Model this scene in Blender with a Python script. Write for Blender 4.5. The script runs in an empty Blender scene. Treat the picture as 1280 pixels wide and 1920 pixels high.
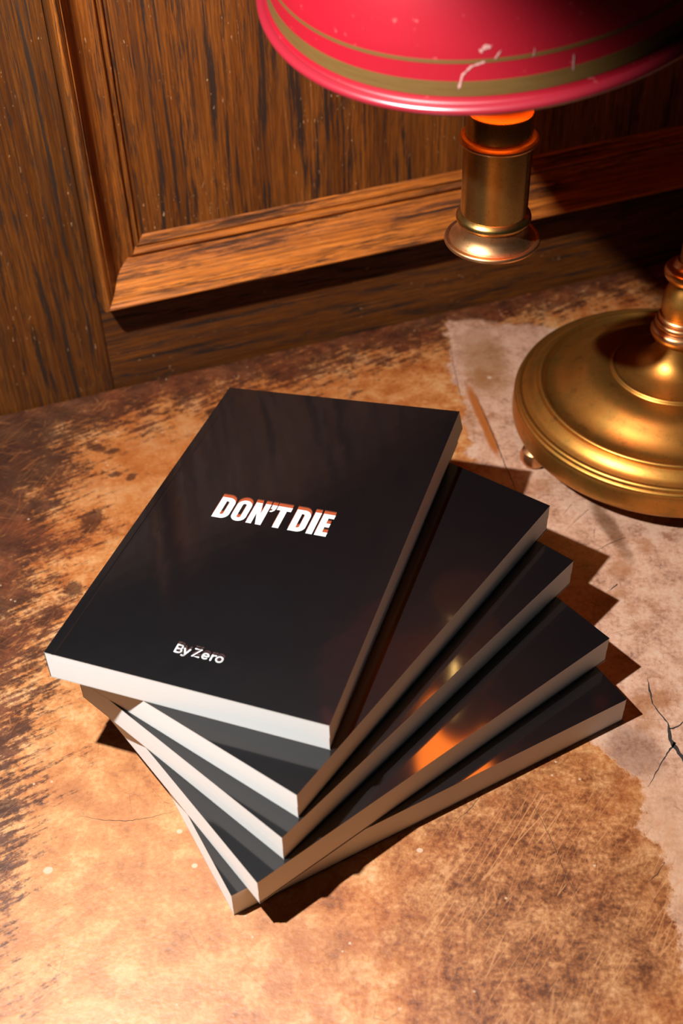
import bpy, bmesh, math, random
from mathutils import Matrix, Vector

MM = 0.001
TZ = 0.75                      # height of the table top above the floor (m)
scene = bpy.context.scene
COL = scene.collection

# ------------------------------------------------------------------ camera
F_PX, CAM_H, PITCH, ROLL = 2296.98, 486.39, 0.746864, 0.0338345
cam_data = bpy.data.cameras.new('camera')
cam = bpy.data.objects.new('camera', cam_data)
COL.objects.link(cam)
fw = Vector((0, math.cos(PITCH), -math.sin(PITCH)))
up = Vector((0, math.sin(PITCH), math.cos(PITCH)))
rt = Vector((1, 0, 0))
c_, s_ = math.cos(ROLL), math.sin(ROLL)
U = rt * c_ - up * s_
V = rt * s_ + up * c_
m = Matrix((U, V, -fw)).transposed().to_4x4()
m.translation = Vector((0, 0, CAM_H * MM + TZ))
cam.matrix_world = m
cam_data.sensor_fit = 'VERTICAL'
cam_data.sensor_height = 36.0
cam_data.sensor_width = 24.0
cam_data.lens = 36.0 * F_PX / 1920.0
cam_data.clip_start = 0.01
cam_data.dof.use_dof = True
cam_data.dof.focus_distance = 0.585
cam_data.dof.aperture_fstop = 9.0
scene.camera = cam

# ------------------------------------------------------------------ world, flash, exposure
world = bpy.data.worlds.new('world')
scene.world = world
world.use_nodes = True
world.node_tree.nodes['Background'].inputs[0].default_value = (0.9, 0.95, 1.0, 1)
world.node_tree.nodes['Background'].inputs[1].default_value = 0.004

fl = bpy.data.lights.new('flash', 'SPOT')           # small hooded flash held above the left of the table
fl.energy = 33.0
fl.shadow_soft_size = 0.006
fl.spot_size = math.radians(93)
fl.spot_blend = 0.30
fl.color = (1.0, 0.985, 0.96)
flo = bpy.data.objects.new('flash', fl)
flo.location = (-0.180, 0.270, 0.495 + TZ)
flo.rotation_euler = (Vector((-0.110, 0.420, 0.060)) - Vector((-0.180, 0.270, 0.495))).to_track_quat('-Z', 'Y').to_euler()
COL.objects.link(flo)

scene.view_settings.view_transform = 'Standard'
scene.view_settings.look = 'None'
scene.view_settings.exposure = 0.0
scene.view_settings.gamma = 1.0
scene.view_settings.use_curve_mapping = False

# ------------------------------------------------------------------ node helpers
class NT:
    """tiny expression layer over a material node tree"""
    def __init__(self, name):
        self.mat = bpy.data.materials.new(name)
        self.mat.use_nodes = True
        self.t = self.mat.node_tree
        self.n = self.t.nodes
        self.bsdf = self.n['Principled BSDF']
        self.tc = self.n.new('ShaderNodeTexCoord')
        self.obj = self.tc.outputs['Object']
    def put(self, sock, v):
        if isinstance(v, bpy.types.NodeSocket):
            self.t.links.new(v, sock)
        elif isinstance(v, (tuple, list)) and sock.type == 'RGBA' and len(v) == 3:
            sock.default_value = (*v, 1)
        else:
            sock.default_value = v
    def math(self, op, a, b=0.0, c=None, clamp=False):
        n = self.n.new('ShaderNodeMath'); n.operation = op; n.use_clamp = clamp
        self.put(n.inputs[0], a); self.put(n.inputs[1], b)
        if c is not None: self.put(n.inputs[2], c)
        return n.outputs[0]
    def add(self, a, b): return self.math('ADD', a, b)
    def sub(self, a, b): return self.math('SUBTRACT', a, b)
    def mul(self, a, b, clamp=False): return self.math('MULTIPLY', a, b, clamp=clamp)
    def inv(self, a): return self.math('SUBTRACT', 1.0, a)
    def step(self, v, lo, hi):
        n = self.n.new('ShaderNodeMapRange'); n.interpolation_type = 'SMOOTHSTEP'
        self.put(n.inputs[0], v)
        n.inputs[1].default_value = lo; n.inputs[2].default_value = hi
        n.inputs[3].default_value = 0; n.inputs[4].default_value = 1
        return n.outputs[0]
    def mapping(self, scale=(1, 1, 1), rot=(0, 0, 0), loc=(0, 0, 0), src=None):
        # scale after rotation: rotate with one mapping, stretch with a second
        v = src or self.obj
        if any(rot):
            r = self.n.new('ShaderNodeMapping'); r.inputs['Rotation'].default_value = rot
            self.t.links.new(v, r.inputs[0]); v = r.outputs[0]
        n = self.n.new('ShaderNodeMapping')
        n.inputs['Scale'].default_value = scale; n.inputs['Location'].default_value = loc
        self.t.links.new(v, n.inputs[0])
        return n.outputs[0]
    def noise(self, vec=None, scale=1.0, detail=4.0, rough=0.55, dist=0.0):
        n = self.n.new('ShaderNodeTexNoise')
        self.t.links.new(vec or self.obj, n.inputs['Vector'])
        n.inputs['Scale'].default_value = scale; n.inputs['Detail'].default_value = detail
        n.inputs['Roughness'].default_value = rough; n.inputs['Distortion'].default_value = dist
        return n.outputs['Fac']
    def voro(self, vec=None, scale=1.0, feature='DISTANCE_TO_EDGE', rnd=1.0):
        n = self.n.new('ShaderNodeTexVoronoi'); n.feature = feature
        self.t.links.new(vec or self.obj, n.inputs['Vector'])
        n.inputs['Scale'].default_value = scale; n.inputs['Randomness'].default_value = rnd
        return n.outputs['Distance']
    def ramp(self, v, stops, interp='LINEAR'):
        n = self.n.new('ShaderNodeValToRGB'); n.color_ramp.interpolation = interp
        e = n.color_ramp.elements
        while len(e) > 1: e.remove(e[-1])
        for i, (p, c) in enumerate(stops):
            x = e[0] if i == 0 else e.new(p)
            x.position = p
            x.color = (*c, 1) if isinstance(c, (tuple, list)) else (c, c, c, 1)
        self.put(n.inputs[0], v)
        return n.outputs[0]
    def mix(self, f, a, b, mode='MIX'):
        n = self.n.new('ShaderNodeMix'); n.data_type = 'RGBA'; n.blend_type = mode
        self.put(n.inputs[0], f); self.put(n.inputs[6], a); self.put(n.inputs[7], b)
        return n.outputs[2]
    def xyz(self, v=None):
        n = self.n.new('ShaderNodeSeparateXYZ'); self.t.links.new(v or self.obj, n.inputs[0])
        return n.outputs
    def bump(self, h, strength=0.3, dist=0.001):
        n = self.n.new('ShaderNodeBump')
        n.inputs['Strength'].default_value = strength; n.inputs['Distance'].default_value = dist
        self.t.links.new(h, n.inputs['Height'])
        self.t.links.new(n.outputs[0], self.bsdf.inputs['Normal'])
    def set(self, **kw):
        names = dict(color='Base Color', rough='Roughness', metal='Metallic', spec='Specular IOR Level',
                     coat='Coat Weight', coat_rough='Coat Roughness', emis='Emission Color', emis_s='Emission Strength')
        for k, v in kw.items():
            self.put(self.bsdf.inputs[names[k]], v)
        return self.mat

def simple(name, color, rough=0.5, metal=0.0, **kw):
    t = NT(name)
    return t.set(color=color, rough=rough, metal=metal, **kw)

# ------------------------------------------------------------------ materials
def wood(name, axis, tone=1.0, seed=0.0, streaky=0.5):
    """dark-stained oak, grain along local x or z"""
    t = NT(name)
    def sc(along, across):
        return (along, across, across) if axis == 'x' else (across, across, along)
    off = (seed, seed * 1.7, seed * 0.6)
    warp = t.noise(t.mapping(sc(2.6, 13), loc=off), 1.0, 3, 0.5)
    x, y, z = t.xyz()
    across = z if axis == 'x' else x
    # growth rings, drawn wide and narrow by the warp
    rings = t.math('SINE', t.add(t.mul(across, 420.0), t.mul(warp, 60.0)))
    rings = t.step(rings, -0.2, 1.0)
    fibre = t.noise(t.mapping(sc(11, 620), loc=off), 1.0, 6, 0.68)
    streak = t.noise(t.mapping(sc(9, 230), loc=off), 1.0, 8, 0.72)
    pores = t.noise(t.mapping(sc(70, 2100), loc=off), 1.0, 3, 0.62)
    tonev = t.noise(t.mapping(sc(4, 34), loc=off), 1.0, 5, 0.62)
    line = t.noise(t.mapping(sc(30, 1150), loc=off), 1.0, 4, 0.65)
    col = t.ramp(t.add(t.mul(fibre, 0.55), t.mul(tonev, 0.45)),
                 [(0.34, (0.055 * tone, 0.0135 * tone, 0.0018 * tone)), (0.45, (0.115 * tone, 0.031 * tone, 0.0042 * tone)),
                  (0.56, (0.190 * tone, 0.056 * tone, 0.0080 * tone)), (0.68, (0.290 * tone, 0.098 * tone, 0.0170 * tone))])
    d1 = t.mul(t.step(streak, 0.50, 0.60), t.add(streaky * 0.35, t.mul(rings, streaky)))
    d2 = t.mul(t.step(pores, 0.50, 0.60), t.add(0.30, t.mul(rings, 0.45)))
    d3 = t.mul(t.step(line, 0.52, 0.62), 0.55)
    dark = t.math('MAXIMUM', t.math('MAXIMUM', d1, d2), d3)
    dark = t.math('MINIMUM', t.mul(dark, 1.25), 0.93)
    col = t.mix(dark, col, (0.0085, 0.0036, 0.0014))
    nick = t.noise(t.mapping(sc(220, 900), loc=off), 1.0, 2, 0.5)
    nickz = t.noise(t.mapping(sc(18, 60), loc=off), 1.0, 2, 0.5)
    col = t.mix(t.mul(t.mul(t.step(nick, 0.70, 0.73), t.step(nickz, 0.52, 0.6)), 0.8), col, (0.30, 0.17, 0.08))
    t.set(color=col, rough=t.add(0.33, t.mul(dark, 0.4)), spec=0.22)
    t.bump(t.inv(t.add(dark, t.mul(t.inv(fibre), 0.4))), 0.4, 0.0005)
    return t.mat

def table_material():
    t = NT('worn_tabletop')
    x, y, z = t.xyz()
    xm, ym = t.mul(x, 1000.0), t.mul(y, 1000.0)
    n_big = t.noise(None, 16, 7, 0.6)
    n_mid = t.noise(None, 70, 7, 0.65)
    n_fine = t.noise(None, 420, 5, 0.65)
    n_wrp = t.noise(None, 34, 6, 0.62)
    n_wrp2 = t.noise(t.mapping(loc=(3.1, 7.7, 1.0)), 48, 6, 0.62)
    def blob(cx, cy, rx, ry, rot=0.0, soft=0.45, wob=0.5, wn=None):
        c, s = math.cos(rot), math.sin(rot)
        dx, dy = t.sub(xm, cx), t.sub(ym, cy)
        a = t.math('DIVIDE', t.add(t.mul(dx, c), t.mul(dy, s)), rx)
        b = t.math('DIVIDE', t.sub(t.mul(dy, c), t.mul(dx, s)), ry)
        r = t.math('SQRT', t.add(t.mul(a, a), t.mul(b, b)))
        r = t.add(r, t.mul(t.sub(wn or n_wrp, 0.5), wob * 2))
        return t.inv(t.step(r, 1 - soft, 1 + soft))
    # warm worn ground
    mixv = t.add(t.add(t.mul(n_big, 0.38), t.mul(n_mid, 0.38)), t.mul(n_fine, 0.24))
    col = t.ramp(mixv, [(0.39, (0.30, 0.090, 0.024)), (0.445, (0.56, 0.210, 0.062)), (0.50, (0.74, 0.36, 0.14)),
                        (0.545, (0.87, 0.54, 0.27)), (0.61, (0.98, 0.76, 0.50))])
    # rusty orange blushes
    rust = t.step(t.noise(t.mapping(loc=(9, 2, 0)), 26, 6, 0.65), 0.52, 0.68)
    col = t.mix(t.mul(rust, 0.72), col, (0.50, 0.155, 0.040))
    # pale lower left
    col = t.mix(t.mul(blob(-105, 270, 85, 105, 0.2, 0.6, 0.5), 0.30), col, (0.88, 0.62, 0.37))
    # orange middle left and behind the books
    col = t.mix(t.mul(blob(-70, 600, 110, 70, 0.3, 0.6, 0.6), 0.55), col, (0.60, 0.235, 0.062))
    # brown worn area lower right
    brn = blob(85, 275, 62, 75, 0.0, 0.55, 0.75)
    col = t.mix(t.mul(brn, 0.85), col, t.ramp(t.add(t.mul(n_mid, .5), t.mul(n_fine, .5)),
                [(0.40, (0.07, 0.028, 0.014)), (0.48, (0.27, 0.115, 0.045)), (0.55, (0.50, 0.25, 0.11)), (0.63, (0.78, 0.50, 0.28))]))
    # dark patina left along the back and left edges
    left_d = t.sub(t.mul(xm, -1.0), 160.0)
    back_d = t.sub(ym, t.add(664.0, t.mul(xm, 0.38)))
    d = t.math('MAXIMUM', left_d, back_d)
    streak = t.noise(t.mapping((48, 300, 1), (0, 0, -0.52)), 1.0, 9, 0.70)
    retic = t.noise(None, 260, 8, 0.75)
    dd = t.add(t.mul(d, 0.85), t.add(t.mul(t.sub(n_wrp, 0.5), 95.0), t.add(t.mul(t.sub(streak, 0.5), 150.0), t.mul(t.sub(retic, 0.5), 95.0))))
    pat = t.step(dd, -14.0, 14.0)
    pcol = t.ramp(t.add(t.mul(n_mid, 0.6), t.mul(n_wrp2, 0.4)),
                  [(0.36, (0.022, 0.012, 0.012)), (0.46, (0.060, 0.019, 0.015)), (0.56, (0.145, 0.040, 0.019)), (0.68, (0.30, 0.10, 0.045))])
    dark_tl = t.mul(blob(-205, 590, 60, 42, 0.3, 0.5, 0.5), 0.75)
    pcol = t.mix(dark_tl, pcol, (0.020, 0.012, 0.012))
    col = t.mix(t.mul(pat, 0.92), col, pcol)
    # broken dark flecks beside the books, thinning away from the left edge
    zone = t.inv(t.step(t.add(xm, t.mul(t.sub(n_big, 0.5), 90.0)), -168.0, -100.0))
    fleck = t.step(t.add(t.mul(streak, 0.55), t.mul(n_fine, 0.45)), 0.525, 0.585)
    fl2 = t.mul(t.mul(zone, fleck), t.step(t.noise(None, 60, 3, 0.5), 0.44, 0.58))
    col = t.mix(t.mul(fl2, 0.85), col, (0.085, 0.038, 0.026))
    for cx, cy, rx, ry, rot in ((-151, 592, 7, 3.2, -0.5), (-141, 588, 5, 2.6, 0.3), (-137, 566, 4, 2.5, 0.2), (-127, 563, 4, 2.5, 0.9),
                                (-146, 524, 6.5, 10, -0.2), (-157, 452, 6, 5, 0.3), (-149, 470, 5, 6, 0.4), (-162, 330, 7, 5, 0.2)):
        col = t.mix(t.mul(blob(cx, cy, rx, ry, rot, 0.3, 1.0, n_fine), 0.8), col, (0.07, 0.026, 0.015))
    # pinkish stone-like layer on the right
    bnd = t.ramp(t.math('DIVIDE', t.sub(ym, 200.0), 560.0),
                 [(0.0, 0.70), (0.24, 0.665), (0.27, 0.60), (0.30, 0.50), (0.45, 0.42), (0.68, 0.40), (0.86, 0.39), (1.0, 0.405)])
    bx = t.mul(bnd, 200.0)
    pe = t.add(t.sub(xm, bx), t.add(t.mul(t.sub(n_wrp2, 0.5), 36.0), t.mul(t.sub(n_fine, 0.5), 6.0)))
    back_lim = t.sub(t.add(720.0, t.mul(t.sub(xm, 80.0), -0.20)), ym)
    back_lim = t.add(back_lim, t.mul(t.sub(n_wrp, 0.5), 30.0))
    pink = t.mul(t.step(pe, -1.2, 1.2), t.step(back_lim, -3.0, 3.0))
    pk = t.ramp(t.add(t.mul(n_mid, 0.55), t.mul(n_fine, 0.45)),
                [(0.36, (0.42, 0.295, 0.28)), (0.44, (0.70, 0.51, 0.46)), (0.52, (0.92, 0.71, 0.66)), (0.63, (1.0, 0.90, 0.90))])
    ochre = t.step(t.noise(t.mapping(loc=(1.5, 4, 0)), 30, 5, 0.62), 0.53, 0.66)
    pk = t.mix(t.mul(ochre, 0.6), pk, (0.47, 0.225, 0.075))
    rusty = t.step(t.noise(t.mapping(loc=(6.5, 1.4, 0)), 55, 6, 0.68), 0.57, 0.70)
    pk = t.mix(t.mul(rusty, 0.65), pk, (0.36, 0.125, 0.045))
    pk = t.mix(t.mul(t.step(t.noise(t.mapping(loc=(2.5, 8.4, 0)), 40, 6, 0.7), 0.60, 0.72), 0.6), pk, (0.22, 0.13, 0.10))
    pores = t.step(t.noise(None, 900, 3, 0.6), 0.61, 0.70)
    pk = t.mix(t.mul(t.mul(pores, t.step(n_mid, 0.40, 0.55)), 0.55), pk, (0.10, 0.06, 0.05))
    pk = t.mix(t.mul(blob(136, 350, 13, 15, 0.4, 0.5, 0.9), 0.55), pk, (0.22, 0.13, 0.12))
    pk = t.mix(t.mul(blob(142, 300, 14, 32, -0.15, 0.4, 0.6), 0.55), pk, (0.80, 0.60, 0.47))
    pk = t.mix(t.mul(blob(91.5, 606, 3.2, 36, 0.16, 0.35, 0.5), 0.95), pk, (0.58, 0.21, 0.035))
    pk = t.mix(t.mul(blob(100, 668, 15, 34, 0.1, 0.5, 0.7), 0.6), pk, (0.42, 0.22, 0.07))
    pk = t.mix(t.mul(blob(153, 505, 4.5, 22, 0.25, 0.5, 0.9), 0.75), pk, (0.20, 0.095, 0.035))
    col = t.mix(pink, col, pk)
    rim = t.mul(t.inv(t.step(t.math('ABSOLUTE', pe), 0.6, 2.2)), t.step(back_lim, -3, 3))
    col = t.mix(t.mul(rim, 0.35), col, (0.70, 0.45, 0.28))
    # fine pale scratches
    def scratch(rot, sx, sy, thr, loc, mask, k, colr):
        nonlocal col
        v = t.voro(t.mapping((sx, sy, 1), (0, 0, rot), loc), 1.0)
        w = t.noise(t.mapping((40, 40, 1), loc=loc), 1.0, 3, 0.5)
        s = t.mul(t.inv(t.step(v, thr * 0.4, thr)), t.step(w, 0.47, 0.56))
        col = t.mix(t.mul(t.mul(s, mask), k), col, colr)
    patm = t.add(t.mul(pat, 0.8), t.mul(zone, 0.5))
    scratch(-0.75, 22, 210, 0.020, (1, 2, 0), patm, 0.30, (0.66, 0.30, 0.11))
    scratch(-1.25, 26, 240, 0.018, (5, 2, 0), patm, 0.30, (0.62, 0.28, 0.10))
    scratch(0.35, 20, 230, 0.018, (8, 3, 0), pat, 0.30, (0.66, 0.31, 0.12))
    scratch(-0.95, 13, 190, 0.030, (2, 6, 0), brn, 0.60, (0.84, 0.52, 0.29))
    scratch(-1.1, 22, 300, 0.030, (4, 1, 0), brn, 0.5, (0.78, 0.45, 0.23))
    # hairline craze
    cz = t.voro(t.mapping(src=t.obj, scale=(60, 60, 1)), 1.0)
    czm = t.mul(t.inv(t.step(cz, 0.0, 0.012)), t.step(n_wrp, 0.52, 0.60))
    col = t.mix(t.mul(czm, 0.45), col, (0.16, 0.07, 0.035))
    # paint specks
    sp = t.voro(None, 150, 'F1')
    spm = t.mul(t.inv(t.step(sp, 0.07, 0.12)), t.step(t.noise(None, 37, 2, 0.5), 0.585, 0.60))
    col = t.mix(t.mul(spm, 0.8), col, (0.86, 0.80, 0.74))
    for cx, cy, r in ((-136.5, 296.2, 2.1), (-79, 314, 1.3), (-71, 296, 1.3), (100.5, 651, 1.6), (104, 566, 0.9), (-96, 359, 0.8), (62, 330, 1.6), (30, 300, 1.4)):
        col = t.mix(blob(cx, cy, r, r * 0.85, 0, 0.2, 0.3, n_fine), col, (0.84, 0.76, 0.70))
    col = t.mix(1.0, col, (0.42, 0.312, 0.222), 'MULTIPLY')
    t.set(color=col, rough=t.add(0.36, t.mul(n_mid, 0.22)), spec=0.4)
    h = t.add(t.mul(n_fine, 0.5), t.add(t.mul(n_mid, 0.8), t.mul(pink, 0.5)))
    t.bump(h, 0.35, 0.0012)
    return t.mat

def brass(name, base=(0.60, 0.36, 0.105), rough=0.30, tarnish=0.5, metal=1.0):
    t = NT(name)
    n1 = t.noise(None, 45, 6, 0.65)
    n2 = t.noise(None, 600, 4, 0.6)
    n3 = t.noise(None, 110, 5, 0.7)
    col = t.mix(t.mul(t.step(n1, 0.42, 0.66), tarnish), base, (0.30, 0.165, 0.035))
    col = t.mix(t.mul(t.step(n3, 0.55, 0.72), tarnish * 0.7), col, (0.20, 0.085, 0.025))
    col = t.mix(t.mul(t.step(n2, 0.58, 0.7), 0.35), col, (0.16, 0.08, 0.02))
    t.set(color=col, rough=t.add(rough - 0.05, t.mul(n1, 0.16)), metal=metal)
    t.bump(n2, 0.05, 0.0003)
    return t.mat

M = {}
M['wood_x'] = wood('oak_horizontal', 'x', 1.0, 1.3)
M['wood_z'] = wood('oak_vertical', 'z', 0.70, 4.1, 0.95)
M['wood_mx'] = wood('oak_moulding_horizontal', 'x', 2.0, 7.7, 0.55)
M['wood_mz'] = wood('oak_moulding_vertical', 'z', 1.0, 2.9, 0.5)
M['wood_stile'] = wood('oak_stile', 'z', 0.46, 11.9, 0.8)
M['wood_rail'] = wood('oak_rail', 'x', 0.50, 15.2, 0.9)
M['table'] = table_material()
M['table_edge'] = wood('table_frame_wood', 'x', 0.7, 6.0)
M['crack'] = simple('crack_gap', (0.012, 0.008, 0.006), 0.9)
M['brass'] = brass('aged_brass', (0.52, 0.225, 0.044), 0.38, 0.75, 0.97)
M['brass_tube'] = brass('polished_brass', (0.52, 0.31, 0.095), 0.25, 0.5)
M['brass_copper'] = brass('coppery_brass', (0.70, 0.36, 0.16), 0.32, 0.35)

M['cap'] = simple('tarnished_cap', (0.30, 0.10, 0.022), 0.55, 0.6)

def red_paint():
    t = NT('red_enamel')
    n = t.noise(None, 300, 4, 0.6)
    b = t.noise(None, 30, 4, 0.6)
    col = t.mix(t.mul(b, 0.5), (0.165, 0.0018, 0.0072), (0.125, 0.0012, 0.0055))
    col = t.mix(t.mul(t.step(n, 0.66, 0.74), 0.25), col, (0.5, 0.18, 0.15))
    t.set(color=col, rough=0.40, spec=0.5)
    t.bump(n, 0.06, 0.0003)
    return t.mat
M['red'] = red_paint()
def gold_paint():
    t = NT('gold_band_paint')
    n = t.noise(t.mapping((60, 60, 900)), 1.0, 4, 0.6)
    t.set(color=t.mix(n, (0.055, 0.027, 0.005), (0.10, 0.054, 0.013)), rough=0.45, metal=0.25)
    return t.mat
M['gold'] = gold_paint()
M['rim_red'] = simple('pink_rim_enamel', (0.14, 0.006, 0.012), 0.28, spec=0.7)
M['chip'] = simple('bare_chip', (0.24, 0.11, 0.10), 0.6)
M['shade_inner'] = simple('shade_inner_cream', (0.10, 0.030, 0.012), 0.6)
M['bulb'] = simple('warm_bulb', (1, 0.8, 0.6), 0.4, emis=(1.0, 0.185, 0.012), emis_s=18.0)
M['socket'] = simple('socket_dark', (0.05, 0.035, 0.02), 0.5, 0.5)

def cover_black():
    t = NT('black_laminated_cover')
    n = t.noise(None, 1500, 3, 0.6)
    n2 = t.noise(None, 60, 3, 0.5)
    t.set(color=(0.0018, 0.0016, 0.0020), rough=t.add(0.40, t.mul(n2, 0.06)), spec=0.15, coat=1.0, coat_rough=0.08)
    t.bsdf.inputs['Coat IOR'].default_value = 1.62
    t.bump(n, 0.05, 0.0002)
    return t.mat
M['cover'] = cover_black()
M['cut'] = simple('cover_cut_edge', (0.78, 0.74, 0.68), 0.7)
def paper():
    t = NT('page_edges')
    x, y, z = t.xyz()
    lines = t.noise(t.mapping((12, 12, 9000)), 1.0, 2, 0.5)
    col = t.mix(lines, (0.80, 0.79, 0.765), (0.87, 0.865, 0.845))
    t.set(color=col, rough=0.85, spec=0.15)
    t.bump(lines, 0.10, 0.0002)
    return t.mat
M['paper'] = paper()
M['ink_white'] = simple('white_ink', (0.33, 0.33, 0.335), 0.5)
M['ink_orange'] = simple('orange_ink', (0.20, 0.034, 0.008), 0.5)
M['ink_ember'] = simple('ember_ink', (0.055, 0.011, 0.004), 0.5)
M['ink_brown'] = simple('brown_ink', (0.020, 0.005, 0.003), 0.5)
M['plaster'] = simple('ceiling_plaster', (0.55, 0.52, 0.48), 0.9)

# ------------------------------------------------------------------ object helpers
def link(name, me, parent=None, mats=()):
    o = bpy.data.objects.new(name, me)
    COL.objects.link(o)
    for k in mats: me.materials.append(M[k])
    if parent is not None: o.parent = parent
    return o
def tag(o, label=None, cat=None, group=None, kind=None):
    if label: o['label'] = label
    if cat: o['category'] = cat
    if group: o['group'] = group
    if kind: o['kind'] = kind
    return o
def empty(name, loc=(0, 0, 0), rz=0.0):
    o = bpy.data.objects.new(name, None)
    o.location = loc; o.rotation_euler = (0, 0, rz); o.empty_display_size = 0.02
    COL.objects.link(o)
    return o
def mesh_from_bm(name, bm, smooth=None):
    bmesh.ops.recalc_face_normals(bm, faces=bm.faces)
    me = bpy.data.meshes.new(name)
    bm.to_mesh(me); bm.free()
    if smooth is not None:
        me.polygons.foreach_set('use_smooth', [True] * len(me.polygons))
        if smooth < 3.1: me.set_sharp_from_angle(angle=smooth)
    return me
def box_bm(x0, x1, y0, y1, z0, z1, bevel=0.0, bm=None):
    bm = bm or bmesh.new()
    r = bmesh.ops.create_cube(bm, size=1.0)
    for v in r['verts']:
        v.co = Vector(((x0 + x1) / 2 + v.co.x * (x1 - x0), (y0 + y1) / 2 + v.co.y * (y1 - y0), (z0 + z1) / 2 + v.co.z * (z1 - z0))) * MM
    if bevel:
        es = {e for v in r['verts'] for e in v.link_edges}
        bmesh.ops.bevel(bm, geom=list(es), offset=bevel * MM, segments=2, affect='EDGES', profile=0.6)
    return bm
def lathe(profile, seg=96, closed=False):
    """revolve (r,z) mm points about local z"""
    bm = bmesh.new()
    rings = []
    for r, z in profile:
        if r < 1e-6:
            rings.append([bm.verts.new((0, 0, z * MM))])
        else:
            rings.append([bm.verts.new((r * MM * math.cos(2 * math.pi * k / seg), r * MM * math.sin(2 * math.pi * k / seg), z * MM)) for k in range(seg)])
    pairs = list(zip(rings[:-1], rings[1:]))
    if closed: pairs.append((rings[-1], rings[0]))
    for a, b in pairs:
        for k in range(seg):
            k2 = (k + 1) % seg
            if len(a) == 1 and len(b) == 1: continue
            if len(a) == 1: bm.faces.new((a[0], b[k], b[k2]))
            elif len(b) == 1: bm.faces.new((a[k], b[0], a[k2]))
            else: bm.faces.new((a[k], b[k], b[k2], a[k2]))
    return bm
def spline(pts, sub=6):
    """Catmull-Rom through (r,z) points"""
    out = []
    n = len(pts)
    for i in range(n - 1):
        p0 = pts[max(i - 1, 0)]; p1 = pts[i]; p2 = pts[i + 1]; p3 = pts[min(i + 2, n - 1)]
        for k in range(sub):
            t = k / sub
            out.append(tuple(0.5 * ((2 * p1[j]) + (-p0[j] + p2[j]) * t + (2 * p0[j] - 5 * p1[j] + 4 * p2[j] - p3[j]) * t * t
                                    + (-p0[j] + 3 * p1[j] - 3 * p2[j] + p3[j]) * t ** 3) for j in (0, 1)))
    out.append(pts[-1])
    return out
def tube(path, rad, seg=24, caps=True):
    """round tube along 3-D mm points"""
    bm = bmesh.new()
    P = [Vector(p) * MM for p in path]
    rings = []
    for i, p in enumerate(P):
        d = (P[min(i + 1, len(P) - 1)] - P[max(i - 1, 0)]).normalized()
        a = d.cross(Vector((0, 0, 1)))
        if a.length < 1e-4: a = Vector((1, 0, 0))
        a.normalize(); b = d.cross(a)
        r = (rad[i] if isinstance(rad, (list, tuple)) else rad) * MM
        rings.append([bm.verts.new(p + a * r * math.cos(2 * math.pi * k / seg) + b * r * math.sin(2 * math.pi * k / seg)) for k in range(seg)])
    for a, b in zip(rings[:-1], rings[1:]):
        for k in range(seg): bm.faces.new((a[k], a[(k + 1) % seg], b[(k + 1) % seg], b[k]))
    if caps:
        bm.faces.new(rings[0]); bm.faces.new(rings[-1])
    return bm

# ------------------------------------------------------------------ the setting: panelled wall, floor, ceiling
PHI, WY = 0.329329, 704.07
wall_loc = (0, WY * MM, TZ)
# local frame of the wall: x along the wall, -y out of the wall towards the room, z up from the table top
S0, S1 = -155.5, 560.0          # panel opening (outer edges of the moulding)
Z0, Z1 = 74.5, 820.0
wall = link('wall_back', mesh_from_bm('wall_back', box_bm(-1500, 1500, 24, 140, -750, 1850)), None, ['wood_z'])
wall.location = wall_loc; wall.rotation_euler = (0, 0, PHI)
tag(wall, 'dark stained oak panelled wall behind the table', None, None, 'structure')
def wpart(name, bm, mat, smooth=None):
    o = link(name, mesh_from_bm(name, bm, smooth), wall, [mat]); return o
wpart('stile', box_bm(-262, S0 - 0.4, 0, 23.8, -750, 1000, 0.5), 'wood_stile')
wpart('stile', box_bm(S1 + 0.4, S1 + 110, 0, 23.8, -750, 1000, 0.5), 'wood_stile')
wpart('rail', box_bm(S0, S1, 0.4, 23.8, -120, Z0 + 30, 0.5), 'wood_rail')
wpart('rail', box_bm(S0, S1, 0.4, 23.8, Z1 - 30, Z1 + 180, 0.5), 'wood_rail')
wpart('panel', box_bm(S0 + 25, S1 - 25, -1.5, 23.8, Z0 + 30.2, Z1 - 30.2, 0), 'wood_z')
wpart('panel', box_bm(-900, -262.6, 6, 23.8, -750, 1000, 0.5), 'wood_z')
wpart('panel', box_bm(S1 + 110.6, 1490, 6, 23.8, -750, 1000, 0.5), 'wood_z')
wpart('panel', box_bm(S0, S1, 6, 23.8, -750, -120.6, 0.5), 'wood_z')
wpart('cap_rail', box_bm(-1490, 1490, -18, 23.8, 1000.4, 1035, 4), 'wood_x')
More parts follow.
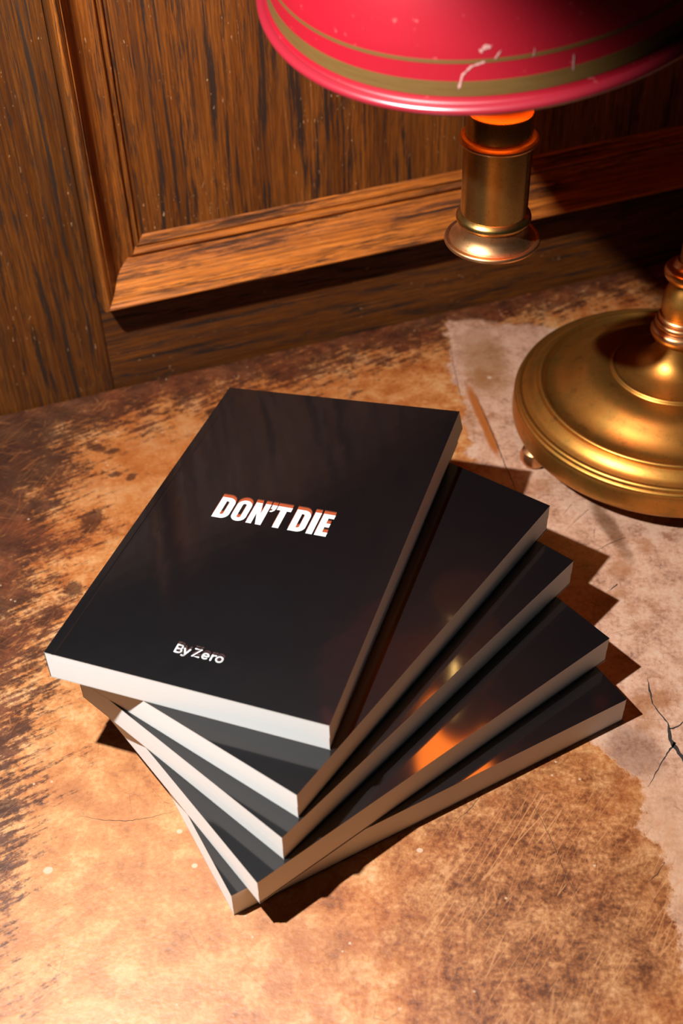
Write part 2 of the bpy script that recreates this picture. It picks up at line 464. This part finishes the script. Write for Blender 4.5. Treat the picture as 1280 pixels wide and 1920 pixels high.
# bolection moulding: (inward distance t, proud of the stile)
PROF = spline([(0, 0), (0, 12), (0, 23), (0.6, 26.4), (2.0, 28), (3.6, 27.2), (5.4, 24.4)], 4) + \
       spline([(5.8, 23.2), (6.4, 23.4), (6.9, 22.4)], 3) + \
       spline([(7.2, 21.2), (10, 15.6), (13, 10.4), (16.6, 6.8), (21.6, 5.0)], 4) + \
       spline([(23.0, 6.2), (23.8, 7.4), (25.2, 7.6), (26.2, 6.0)], 4) + \
       spline([(26.8, 4.2), (27.6, 4.0), (28.2, 5.4), (29.6, 5.4), (30.4, 3.6)], 4) + \
       spline([(31.0, 2.6), (32.6, 2.4), (33.6, 1.0)], 3)
def moulding(side, mat):
    bm = bmesh.new()
    a_ring, b_ring = [], []
    for t, off in PROF:
        if side == 'bottom': a, b = (S0 + t, Z0 + t), (S1 - t, Z0 + t)
        elif side == 'top': a, b = (S0 + t, Z1 - t), (S1 - t, Z1 - t)
        elif side == 'left': a, b = (S0 + t, Z0 + t), (S0 + t, Z1 - t)
        else: a, b = (S1 - t, Z0 + t), (S1 - t, Z1 - t)
        a_ring.append(bm.verts.new((a[0] * MM, -off * MM, a[1] * MM)))
        b_ring.append(bm.verts.new((b[0] * MM, -off * MM, b[1] * MM)))
    for i in range(len(PROF) - 1):
        bm.faces.new((a_ring[i], a_ring[i + 1], b_ring[i + 1], b_ring[i]))
    bm.faces.new((a_ring[-1], a_ring[0], b_ring[0], b_ring[-1]))
    bm.faces.new(a_ring); bm.faces.new(b_ring)
    return wpart('moulding', bm, mat, 0.6)
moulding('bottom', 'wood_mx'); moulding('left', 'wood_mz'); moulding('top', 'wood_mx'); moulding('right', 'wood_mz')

floor = link('floor', mesh_from_bm('floor', box_bm(-1800, 1800, -1800, 1400, -40, 0)), None, ['table_edge'])
tag(floor, 'dark wooden floor under the table', None, None, 'structure')
ceil = link('ceiling', mesh_from_bm('ceiling', box_bm(-1800, 1800, -1800, 1400, 2600, 2640)), None, ['plaster'])
tag(ceil, 'plain plaster ceiling high above the table', None, None, 'structure')

# ------------------------------------------------------------------ the table
def at_wall(s, off):
    """point in table coordinates for wall coordinate s, distance off in front of the stile"""
    c, sn = math.cos(PHI), math.sin(PHI)
    return (s * c + off * sn, WY + s * sn - off * c)
table = empty('table', (0, 0, 0))
tag(table, 'table with worn orange and pink scratched top under the books and lamp', 'table')
def slab(name, s0, s1, o0, o1, z0, z1, mat, bevel=0.0, parent=None):
    bm = bmesh.new()
    cs = [at_wall(s0, o0), at_wall(s1, o0), at_wall(s1, o1), at_wall(s0, o1)]
    lo = [bm.verts.new((x * MM, y * MM, z0 * MM)) for x, y in cs]
    hi = [bm.verts.new((x * MM, y * MM, z1 * MM)) for x, y in cs]
    bm.faces.new(lo); bm.faces.new(hi)
    for i in range(4): bm.faces.new((lo[i], lo[(i + 1) % 4], hi[(i + 1) % 4], hi[i]))
    if bevel: bmesh.ops.bevel(bm, geom=list(bm.edges), offset=bevel * MM, segments=3, affect='EDGES')
    o = link(name, mesh_from_bm(name, bm), parent, [mat])
    return o
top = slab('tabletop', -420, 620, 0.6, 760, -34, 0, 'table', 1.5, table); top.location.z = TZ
apr = slab('apron', -390, 590, 30, 730, -115, -34.2, 'table_edge', 0, table); apr.location.z = TZ
for s in (-385, 535):
    for o_ in (45, 685):
        lg = slab('leg', s, s + 50, o_, o_ + 50, -750, -115.2, 'table_edge', 3, table); lg.location.z = TZ

def ribbon(name, pts, widths, parent, mat, z=0.06, jag=0.0, seed=0):
    """flat irregular sliver lying on the table top"""
    rnd = random.Random(seed)
    P = []
    for i in range(len(pts) - 1):
        a, b = Vector(pts[i]), Vector(pts[i + 1])
        n = max(2, int((b - a).length / 1.5))
        for k in range(n):
            f = k / n
            P.append((a.lerp(b, f), widths[i] * (1 - f) + widths[i + 1] * f))
    P.append((Vector(pts[-1]), widths[-1]))
    bm = bmesh.new(); L = []; R = []
    for i, (p, w) in enumerate(P):
        d = (P[min(i + 1, len(P) - 1)][0] - P[max(i - 1, 0)][0]).normalized()
        nn = Vector((-d.y, d.x)); p = p + nn * rnd.uniform(-jag, jag)
        w1, w2 = w * rnd.uniform(0.6, 1.3) / 2, w * rnd.uniform(0.6, 1.3) / 2
        L.append(bm.verts.new((*((p + nn * w1) * MM), z * MM))); R.append(bm.verts.new((*((p - nn * w2) * MM), z * MM)))
    for i in range(len(P) - 1): bm.faces.new((L[i], R[i], R[i + 1], L[i + 1]))
    return link(name, mesh_from_bm(name, bm), parent, [mat])
for i, (pts, w) in enumerate([
    ([(151.7, 394.6), (151.2, 386.0), (150.9, 377.6), (153.4, 370.9), (155.9, 365.9), (154.9, 355.8), (157.2, 347.8), (160.5, 338), (166, 325), (173, 300)], [0.1, 0.9, 0.5, 0.8, 0.6, 2.2, 1.8, 1.6, 1.2, 0.2]),
    ([(157.0, 354.0), (151.5, 347.8), (147.9, 342.7), (138.8, 329.5)], [1.2, 0.7, 0.6, 0.15]),
    ([(156.0, 362.0), (160.5, 363.5), (166, 368)], [0.9, 0.7, 0.2]),
    ([(89.5, 634.0), (92.6, 613.4), (96.6, 589.1), (100.0, 563.4), (102.9, 546.1), (104.5, 534)], [0.15, 0.5, 0.7, 0.6, 0.5, 0.1]),
    ([(128.3, 504.6), (143.6, 520.5)], [0.1, 0.35]), ([(142.3, 486.6), (151, 492.0), (160.3, 496.0)], [0.15, 0.5, 0.4]),
    ([(128.1, 516.7), (134.8, 525.6)], [0.1, 0.35]), ([(142.0, 495.2), (144.0, 503.4)], [0.1, 0.35]),
    ([(-125.9, 324.0), (-115, 321.5), (-104.5, 320.3), (-93, 322.0), (-81.4, 325.1)], [0.08, 0.22, 0.3, 0.2, 0.08]),
    ([(78.6, 690), (78.0, 669.0), (79.0, 645), (80.4, 622.3)], [0.1, 0.35, 0.45, 0.1]),
    ([(84, 322), (89, 305), (93, 287), (98, 268)], [0.1, 0.3, 0.25, 0.1]),
    ([(64, 333), (56, 322), (47, 314)], [0.1, 0.3, 0.1]),
    ([(143, 455), (149, 460)], [0.2, 0.9]),
    ([(138.0, 290), (133.5, 284), (129, 281)], [0.15, 0.4, 0.1])]):
    o = ribbon('crack', pts, w, top, 'crack', 0.05, 0.22, i)

# ------------------------------------------------------------------ books
BW, BH, BT = 131.5, 210.0, 16.55
BOOKS = [(-33.956, 429.03, -0.347614), (-10.641, 409.67, -0.650745), (-4.691, 398.756, -0.755223),
         (4.861, 382.516, -0.928407), (10.604, 377.854, -1.090223)]           # top to bottom
CT = 0.32                                                                      # cover thickness
def flat_warp(x, y, z): return (x, y, z)
def top_warp(x, y, z):
    """the top book has sprung open a little at its far fore corner and sags at the far spine corner"""
    u = x / BW + 0.5; v = max(0.0, y / BH + 0.5)
    return (x, y, z + (z / BT) * v * ((1 - u) * -8.15 + u * 4.8))
def fan_warp(x, y, z):
    """pages of the sprung book bulge out at the middle of its fore edge"""
    u = max(0.0, (x / BW + 0.5 - 0.8) / 0.2); v = max(0.0, y / BH + 0.5)
    x2, y2, z2 = top_warp(x, y, z)
    return (x2 + 2.4 * u * v * (1 - abs(2 * z / BT - 1)), y2, z2)
def slab_grid(xs, ys, z0, z1, warp, zf=None, side_mat=1):
    """closed thin slab with a gridded top and bottom; sides get material side_mat"""
    bm = bmesh.new()
    T = [[bm.verts.new([c * MM for c in warp(x, y, z1 + (zf(x, y) if zf else 0))]) for y in ys] for x in xs]
    B = [[bm.verts.new([c * MM for c in warp(x, y, z0 + (min(0, zf(x, y)) if zf else 0))]) for y in ys] for x in xs]
    nx, ny = len(xs), len(ys)
    for i in range(nx - 1):
        for j in range(ny - 1):
            bm.faces.new((T[i][j], T[i + 1][j], T[i + 1][j + 1], T[i][j + 1]))
            bm.faces.new((B[i][j], B[i][j + 1], B[i + 1][j + 1], B[i + 1][j]))
    def side(a, b, c, d):
        f = bm.faces.new((a, b, c, d)); f.material_index = side_mat
    for i in range(nx - 1):
        side(T[i][0], B[i][0], B[i + 1][0], T[i + 1][0]); side(T[i][-1], T[i + 1][-1], B[i + 1][-1], B[i][-1])
    for j in range(ny - 1):
        side(T[0][j], T[0][j + 1], B[0][j + 1], B[0][j]); side(T[-1][j], B[-1][j], B[-1][j + 1], T[-1][j + 1])
    return bm
def frange(a, b, n): return [a + (b - a) * i / n for i in range(n + 1)]
hx, hy = BW / 2, BH / 2
XS = [-hx, -hx + 3.4, -hx + 3.9, -hx + 4.5, -hx + 5.0] + frange(-hx + 14, hx, 9)
YS = frange(-hy, hy, 14)
def hinge(x, y): return -0.16 if abs(x + hx - 4.2) < 0.45 else 0.0
def book_meshes(warp, pwarp):
    D = {}
    D['front_cover'] = (mesh_from_bm('front_cover', slab_grid(XS, YS, BT - CT, BT - 0.03, warp, hinge)), ['cover', 'cut'])
    D['back_cover'] = (mesh_from_bm('back_cover', slab_grid(XS, YS, 0.03, CT, warp)), ['cover', 'cut'])
    D['spine'] = (mesh_from_bm('spine', slab_grid([-hx, -hx + CT], YS, CT + 0.02, BT - CT - 0.02, warp, None, 0)), ['cover'])
    mid = BT * 0.48
    px0 = -hx + CT + 0.05
    D['page_block_low'] = (mesh_from_bm('page_block', slab_grid(frange(px0, hx - 0.34, 6), [-hy + 0.04] + frange(-hy + 8, hy - 8, 8) + [hy - 0.2], CT + 0.03, mid - 0.012, pwarp, None, 0)), ['paper'])
    D['page_block_high'] = (mesh_from_bm('page_block', slab_grid(frange(px0, hx - 0.12, 6), [-hy + 0.04] + frange(-hy + 8, hy - 8, 8) + [hy - 0.2], mid + 0.012, BT - CT - 0.03, pwarp, None, 0)), ['paper'])
    return D
def build_book(i, meshes, label):
    x, y, th = BOOKS[i]
    root = empty('paperback_book', (x * MM, y * MM, TZ + (4 - i) * BT * MM), th)
    tag(root, label, 'book', 'black paperbacks fanned in a stack')
    parts = {}
    for k, (me, mats) in meshes.items():
        if not me.materials:
            for a in mats: me.materials.append(M[a])
        o = bpy.data.objects.new(k.replace('_low', '').replace('_high', ''), me); COL.objects.link(o); o.parent = root
        parts[k] = o
    return root, parts
flat = book_meshes(flat_warp, flat_warp)
warped = book_meshes(top_warp, fan_warp)
top_book, tp = build_book(0, warped, "topmost black paperback, cover printed DON'T DIE and By Zero in white")
build_book(1, flat, 'black paperback second from the top of the stack, just under the titled one')
build_book(2, flat, 'black paperback in the middle of the five fanned books')
build_book(3, flat, 'black paperback second from the bottom, brightest orange glow reflected on its cover')
build_book(4, flat, 'bottom black paperback of the fan, lying on the tabletop')

# lettering of the top book, drawn in cover millimetres (u from spine, v from tail)
def arc(cx, cy, rx, ry, a0, a1, n=10):
    return [(cx + rx * math.cos(math.radians(a0 + (a1 - a0) * k / n)), cy + ry * math.sin(math.radians(a0 + (a1 - a0) * k / n))) for k in range(n + 1)]
CH = 15.4
def g_D(w=8.5):
    r = 4.0
    outer = [(0, 0)] + arc(w - r, r, r, r, -90, 0) + arc(w - r, CH - r, r, r, 0, 90) + [(0, CH)]
    inner = [(3.3, 2.9)] + arc(w - 4.2, 3.9, 0.95, 1.0, -90, 0, 4) + arc(w - 4.2, CH - 3.9, 0.95, 1.0, 0, 90, 4) + [(3.3, CH - 2.9)]
    return [(outer, [inner])]
def g_O(w=8.2):
    r = w / 2
    outer = arc(r, r, r, r, 180, 360, 16) + arc(r, CH - r, r, r, 0, 180, 16)
    inner = arc(r, 3.6, 0.95, 0.95, 180, 360, 8) + arc(r, CH - 3.6, 0.95, 0.95, 0, 180, 8)
    return [(outer, [inner])]
def g_N(w=8.3):
    return [([(0, 0), (2.9, 0), (2.9, 7.6), (5.0, 0), (w, 0), (w, CH), (w - 2.9, CH), (w - 2.9, 7.8), (3.3, CH), (0, CH)], [])]
def g_apos():
    return [([(0.2, CH), (2.9, CH), (2.9, CH - 2.2), (2.5, CH - 4.0), (1.5, CH - 5.1), (0.3, CH - 5.3), (0.3, CH - 4.2), (1.1, CH - 3.9), (1.3, CH - 2.9), (0.2, CH - 2.9)], [])]
def g_T(w=7.9):
    return [([(w / 2 - 1.65, 0), (w / 2 + 1.65, 0), (w / 2 + 1.65, CH - 3), (w, CH - 3), (w, CH), (0, CH), (0, CH - 3), (w / 2 - 1.65, CH - 3)], [])]
def g_I(): return [([(0, 0), (3.3, 0), (3.3, CH), (0, CH)], [])]
def g_E(w=6.3):
    return [([(0, 0), (w, 0), (w, 2.9), (3.3, 2.9), (3.3, 6.3), (w - .5, 6.3), (w - .5, 9.1), (3.3, 9.1), (3.3, CH - 2.9), (w, CH - 2.9), (w, CH), (0, CH)], [])]
TITLE = [(g_D(8.1), 0.0), (g_O(7.7), 9.2), (g_N(7.9), 18.0), (g_apos(), 26.3), (g_T(7.5), 29.6), (g_D(8.1), 39.6), (g_I(), 48.9), (g_E(6.0), 53.2)]
def fill_mesh(name, loops_at, dz, du, dv, warp):
    bm = bmesh.new()
    for polys, u0 in loops_at:
        for outer, holes in polys:
            edges = []
            for lp in [outer] + holes:
                clean = []
                for q in lp:
                    if not clean or (abs(q[0] - clean[-1][0]) + abs(q[1] - clean[-1][1])) > 1e-4: clean.append(q)
                if abs(clean[0][0] - clean[-1][0]) + abs(clean[0][1] - clean[-1][1]) < 1e-4: clean.pop()
                vs = [bm.verts.new((u0 + a + du, b + dv, 0)) for a, b in clean]
                for k in range(len(vs)): edges.append(bm.edges.new((vs[k], vs[(k + 1) % len(vs)])))
            bmesh.ops.triangle_fill(bm, edges=edges, use_beauty=True)
    for v in bm.verts:
        x, y, z = warp(v.co.x - hx, v.co.y - hy, BT)
        v.co = Vector((x, y, z + dz)) * MM
    return bm
def upface(bm):
    for f in bm.faces:
        f.normal_update()
        if f.normal.z < 0: f.normal_flip()
def lettering(name, bm, mat, parent):
    upface(bm)
    me = bpy.data.meshes.new(name); bm.to_mesh(me); bm.free()
    return link(name, me, parent, [mat])
U0, V0 = 34.6, 103.8
fc = tp['front_cover']
lettering('title_shadow', fill_mesh('t', TITLE, 0.03, U0 - 0.3, V0 + 2.6, top_warp), 'ink_ember', fc)
lettering('title_shadow', fill_mesh('t', TITLE, 0.06, U0 - 0.2, V0 + 1.9, top_warp), 'ink_orange', fc)
lettering('title_lettering', fill_mesh('t', TITLE, 0.10, U0, V0, top_warp), 'ink_white', fc)
# "By Zero" set from stroke skeletons with round ends
def stroke_bm(strokes, w, dz, du, dv, warp, k):
    bm = bmesh.new()
    for n_, pts in enumerate(strokes):
        P = [Vector(p) for p in pts]
        lvl = dz + 0.001 * n_
        L, R = [], []
        for i, p in enumerate(P):
            closed = (P[0] - P[-1]).length < 1e-5
            a = P[i - 1] if i > 0 else (P[-2] if closed else p)
            b = P[i + 1] if i < len(P) - 1 else (P[1] if closed else p)
            d = (b - a).normalized(); nn = Vector((-d.y, d.x))
            L.append(p + nn * w / 2); R.append(p - nn * w / 2)
        quads = [(L[i], R[i], R[i + 1], L[i + 1]) for i in range(len(P) - 1)]
        for q in quads: bm.faces.new([bm.verts.new((v.x * k + du, v.y * k + dv, lvl)) for v in q])
        for p in (P[0], P[-1]) + tuple(P[1:-1]):
            ring = [bm.verts.new(((p.x + w / 2 * math.cos(a * math.pi / 8)) * k + du, (p.y + w / 2 * math.sin(a * math.pi / 8)) * k + dv, lvl + 0.0005)) for a in range(16)]
            bm.faces.new(ring)
    for v in bm.verts:
        x, y, z = warp(v.co.x - hx, v.co.y - hy, BT)
        v.co = Vector((x, y, z + v.co.z)) * MM
    return bm
BY = [[(0, 0), (0, 6)], [(0, 6), (2.2, 6)] + arc(2.2, 4.55, 1.45, 1.45, 90, -90, 8) + [(0, 3.1)],
      [(0, 3.1), (2.4, 3.1)] + arc(2.4, 1.55, 1.55, 1.55, 90, -90, 8) + [(0, 0)],
      [(5.3, 4.2), (7.1, 0.2)], [(9.0, 4.2), (7.0, -0.6)] + arc(6.1, -0.5, 0.9, 1.1, -10, -110, 5) + [(5.2, -1.35)],
      [(12.0, 6), (16.0, 6), (12.0, 0), (16.2, 0)],
      [(18.1, 2.1), (22.0, 2.1)] + arc(20.05, 2.1, 1.95, 2.1, 0, 310, 16),
      [(24.1, 4.2), (24.1, 0)], [(24.1, 2.4)] + arc(26.2, 2.2, 2.1, 2.0, 170, 85, 5),
      arc(29.4, 2.1, 2.05, 2.1, 0, 360, 20)]
kz = 22.0 / 31.5
lettering('author_shadow', stroke_bm(BY, 1.3, 0.03, 54.3, 17.6 + 1.5, top_warp, kz), 'ink_brown', fc)
lettering('author_lettering', stroke_bm(BY, 1.22, 0.08, 54.3, 17.6, top_warp, kz), 'ink_white', fc)

# ------------------------------------------------------------------ the lamp
LX, LY = 198.0, 583.5          # pole
TX, TY = 75.0, 508.0           # burner tube
lamp = empty('desk_lamp', (LX * MM, LY * MM, TZ))
tag(lamp, 'brass desk lamp with round base and red metal shade, right of the books', 'lamp')
def lpart(name, bm, mat, parent=None, loc=(0, 0, 0), smooth=0.6, mats=None):
    o = link(name, mesh_from_bm(name, bm, smooth), parent or lamp, mats or [mat])
    o.location = Vector(loc) * MM
    return o
base_prof = [(0, 17), (84, 17), (88.5, 16.2)] + spline([(90.2, 16), (91.4, 18), (91.8, 22), (91.4, 29)], 3) + \
    spline([(91.0, 30.2), (91.3, 31.2), (91.0, 32.4), (90.2, 33.0)], 3) + spline([(89.9, 33.2), (90.0, 34.6), (89.0, 35.8), (87.4, 35.8)], 3) + \
    spline([(86.6, 35.2), (83.5, 36.6), (80.5, 39.2), (78.4, 40.6)], 4) + spline([(77.6, 40.5), (77.2, 41.9), (75.8, 42.5), (74.4, 41.6)], 3) + \
    spline([(73.6, 40.2), (71.5, 39.5), (67, 39.9), (62, 42.2), (56, 46.4), (50, 50.2), (44, 52.2), (39, 52.9), (36.5, 53.0)], 5) + \
    spline([(36.0, 53.6), (35.4, 54.6), (34.4, 54.8), (33.7, 54.2)], 3) + \
    spline([(33.0, 54.2), (28, 55.4), (21, 58.2), (15.5, 63), (12.0, 70), (10.6, 76)], 6)
lpart('base', lathe(base_prof, 160), 'brass')
for a in (194, 314, 74):
    lpart('foot', lathe([(0, 0.05), (4, 0.05), (7.0, 1.4), (8.6, 4.4), (8.8, 7), (7.6, 10.6), (5.0, 12.5), (5.0, 17.2), (0, 17.2)], 32), 'brass_copper', None,
          (83.0 * math.cos(math.radians(a)), 83.0 * math.sin(math.radians(a)), 0))
lpart('collar_ring', lathe([(0, 75.5)] + spline([(10.5, 75.5), (14.5, 76), (16.6, 79), (16.2, 82), (14.2, 83.6)], 5) + [(0, 83.6)], 64), 'brass_copper')
lpart('collar_ring', lathe([(0, 83.7)] + spline([(13.6, 83.7), (14.9, 85.2), (14.6, 87.2), (13.4, 88)], 5) + [(0, 88)], 64), 'brass_copper')
lpart('collar_ring', lathe([(0, 88.1)] + spline([(12.8, 88.1), (13.8, 89.4), (13.0, 91)], 5) + [(0, 91)], 64), 'brass_copper')
lpart('stem', lathe([(0, 91)] + spline([(12.0, 91), (12.8, 95), (13.0, 101), (11.6, 107), (9.5, 111.5), (8.8, 113)], 6) + [(0, 113)], 64), 'brass')
lpart('collar_ring', lathe([(0, 113.2)] + spline([(9.0, 113.2), (12.5, 114.2), (14.6, 117.5), (14.0, 121), (10.5, 123), (8.5, 126)], 5) + [(0, 126)], 64), 'brass_copper')
lpart('pole', lathe([(0, 126), (7.6, 126), (7.4, 130), (7.2, 400), (0, 400)], 48), 'brass_tube')
lpart('finial', lathe([(0, 400)] + spline([(7.5, 400), (10, 403), (10, 408), (6, 412), (8.5, 418), (9, 426), (5, 434), (0.01, 438)], 5), 48), 'brass')
dx, dy = TX - LX, TY - LY
AZ = 296.0
arm_dir = Vector((dx, dy, 0)).normalized()
T0 = Vector((dx, dy, 0))
lpart('arm', tube([(0, 0, AZ), tuple(arm_dir * 30 + Vector((0, 0, AZ))), tuple(arm_dir * 75 + Vector((0, 0, AZ - 1))), tuple(arm_dir * 105 + Vector((0, 0, AZ - 10))),
                   tuple(arm_dir * 122 + Vector((0, 0, AZ - 27))), tuple(arm_dir * 130 + Vector((0, 0, AZ - 42))), tuple(T0 - arm_dir * 9 + Vector((0, 0, 246)))],
                  [6.0, 4.6, 4.4, 4.2, 4.0, 3.8, 3.6], 24), 'brass_tube', smooth=1.2)
lpart('arm_clamp', lathe([(0, AZ - 13), (11, AZ - 13), (12, AZ - 11), (12, AZ + 11), (11, AZ + 13), (0, AZ + 13)], 48), 'brass')
# burner tube hanging under the shade
tube_root = lpart('burner_tube', lathe([(0, 199), (15.4, 199), (15.4, 236.6), (0, 236.6)], 72), 'brass_tube', None, (dx, dy, 0), 0.5)
lpart('drip_flare', lathe([(0, 187.0)] + spline([(19.5, 186.6), (21.6, 187.0), (22.5, 188.2), (22.0, 189.4), (20.6, 189.6)], 4) +
      spline([(20.2, 189.5), (18.6, 191.0), (17.0, 194.0), (16.4, 197.5)], 5) + [(0, 197.5)], 96), 'brass_copper', tube_root)
lpart('bead', lathe([(0, 197.5)] + spline([(16.2, 197.6), (17.4, 199.2), (17.2, 201.0), (16.0, 202.4)], 5) + [(15.45, 202.8), (0, 202.8)], 96), 'brass_tube', tube_root)
lpart('flange', lathe([(0, 236.6)] + spline([(15.6, 236.6), (17.6, 237.4), (17.8, 238.6), (16.6, 240.0)], 4) + [(15.0, 240.2), (0, 240.2)], 96), 'brass_copper', tube_root)
lpart('upper_collar', lathe([(0, 240.2), (15.0, 240.2), (15.0, 250.2), (14.6, 251.0), (0, 251.0)], 96), 'brass_tube', tube_root)
lpart('collar_cap', lathe([(0, 251.05)] + spline([(14.4, 251.05), (12.6, 252.2), (11.4, 254), (11.0, 257)], 4) + [(0, 257)], 96), 'cap', tube_root)
lpart('bulb', lathe([(0, 257.2)] + spline([(10.6, 257.2), (11.5, 259), (20, 266), (27, 277), (29, 288), (26, 301), (17, 311.5), (8, 316), (0.01, 317)], 5), 64), 'bulb', tube_root)
lpart('shade_rod', lathe([(0, 318), (3, 318), (3, 400), (0, 400)], 24), 'socket', tube_root)
# shade: rolled rim, flared lip, tapering body; tilted a little towards the books
SH = Vector((72.4, 510.6, 315.8)); SN = Vector((-0.159, -0.211, 1.0)).normalized(); SR = 101.3
shade_out = spline([(96.9, 4.2), (97.4, 3.2), (98.4, 2.2), (99.2, 1.6)], 4)
body = spline([(96.7, 4.6), (95.9, 8.5), (94.8, 14), (92.8, 24), (88.6, 40), (81, 60), (69, 82), (54, 102), (44, 114)], 6)
inner = spline([(42.8, 113.0), (52.8, 101.0), (67.8, 81), (79.8, 59.2), (87.4, 39.4), (91.6, 23.6), (93.6, 13.8), (94.7, 8.2), (95.6, 4.0), (97.6, 1.2)], 5)
bm = lathe(list(reversed(body)) + shade_out + list(reversed(inner)), 192, closed=True)
bm.faces.ensure_lookup_table()
nb = len(body) + len(shade_out)
for i, f in enumerate(bm.faces):
    if i // 192 >= nb: f.material_index = 1
shade = lpart('shade', bm, None, None, (0, 0, 0), 0.7, ['red', 'shade_inner'])
q = Vector((0, 0, 1)).rotation_difference(SN)
shade.rotation_mode = 'QUATERNION'; shade.rotation_quaternion = q
shade.location = (SH - Vector((LX, LY, 0))) * MM
def on_body(z):
    for a, b in zip(body[:-1], body[1:]):
        if a[1] <= z <= b[1]:
            t = (z - a[1]) / (b[1] - a[1]); return a[0] + (b[0] - a[0]) * t
    return body[0][0]
def band(name, z0, z1, mat, out=0.12):
    zs = frange(z0, z1, 4)
    prof = [(on_body(z) + out, z) for z in zs] + [(on_body(z) + 0.02, z) for z in reversed(zs)]
    return lpart(name, lathe(prof, 192, closed=True), mat, shade, smooth=0.7)
band('gold_band', 5.2, 10.6, 'gold')
band('gold_line', 17.0, 18.3, 'gold')
rimc = (SR - 2.4, 1.2)
lpart('rolled_rim', lathe([(rimc[0] + 2.4 * math.cos(a * math.pi / 8), rimc[1] + 2.0 * math.sin(a * math.pi / 8)) for a in range(16)], 192, closed=True), 'rim_red', shade, smooth=3.2)
def chip(pts, w, seed):
    """thin flaked line on the shade skin; pts are (angle deg, height mm)"""
    rnd = random.Random(seed); bm = bmesh.new(); L = []; R = []
    P = []
    for (a0, z0), (a1, z1) in zip(pts[:-1], pts[1:]):
        for k in range(6): P.append((a0 + (a1 - a0) * k / 6, z0 + (z1 - z0) * k / 6))
    P.append(pts[-1])
    for i, (a, z) in enumerate(P):
        d = Vector(P[min(i + 1, len(P) - 1)]) - Vector(P[max(i - 1, 0)]); d = Vector((d.x * 1.6, d.y)).normalized(); n = Vector((-d.y, d.x))
        ww = w * rnd.uniform(0.4, 1.2) * (0.3 if i in (0, len(P) - 1) else 1)
        for s, arr in ((1, L), (-1, R)):
            zz = z + n.y * ww * s / 2; aa = math.radians(a + n.x * ww * s / 2 / 1.6); r = on_body(max(zz, 6.7)) + 0.2
            arr.append(bm.verts.new((r * math.cos(aa) * MM, r * math.sin(aa) * MM, zz * MM)))
    for i in range(len(P) - 1): bm.faces.new((L[i], R[i], R[i + 1], L[i + 1]))
    return lpart('paint_chip', bm, 'chip', shade)
chip([(-106, 8), (-105, 13), (-103, 16), (-100, 17.5)], 0.9, 1)
chip([(-101, 21), (-99.5, 22.8), (-98.6, 22.2)], 1.6, 2)
chip([(-98, 18), (-96.5, 21)], 0.7, 3)
chip([(-90, 17), (-89.5, 20)], 0.5, 4)
chip([(-82, 9), (-81.5, 15)], 0.5, 5)
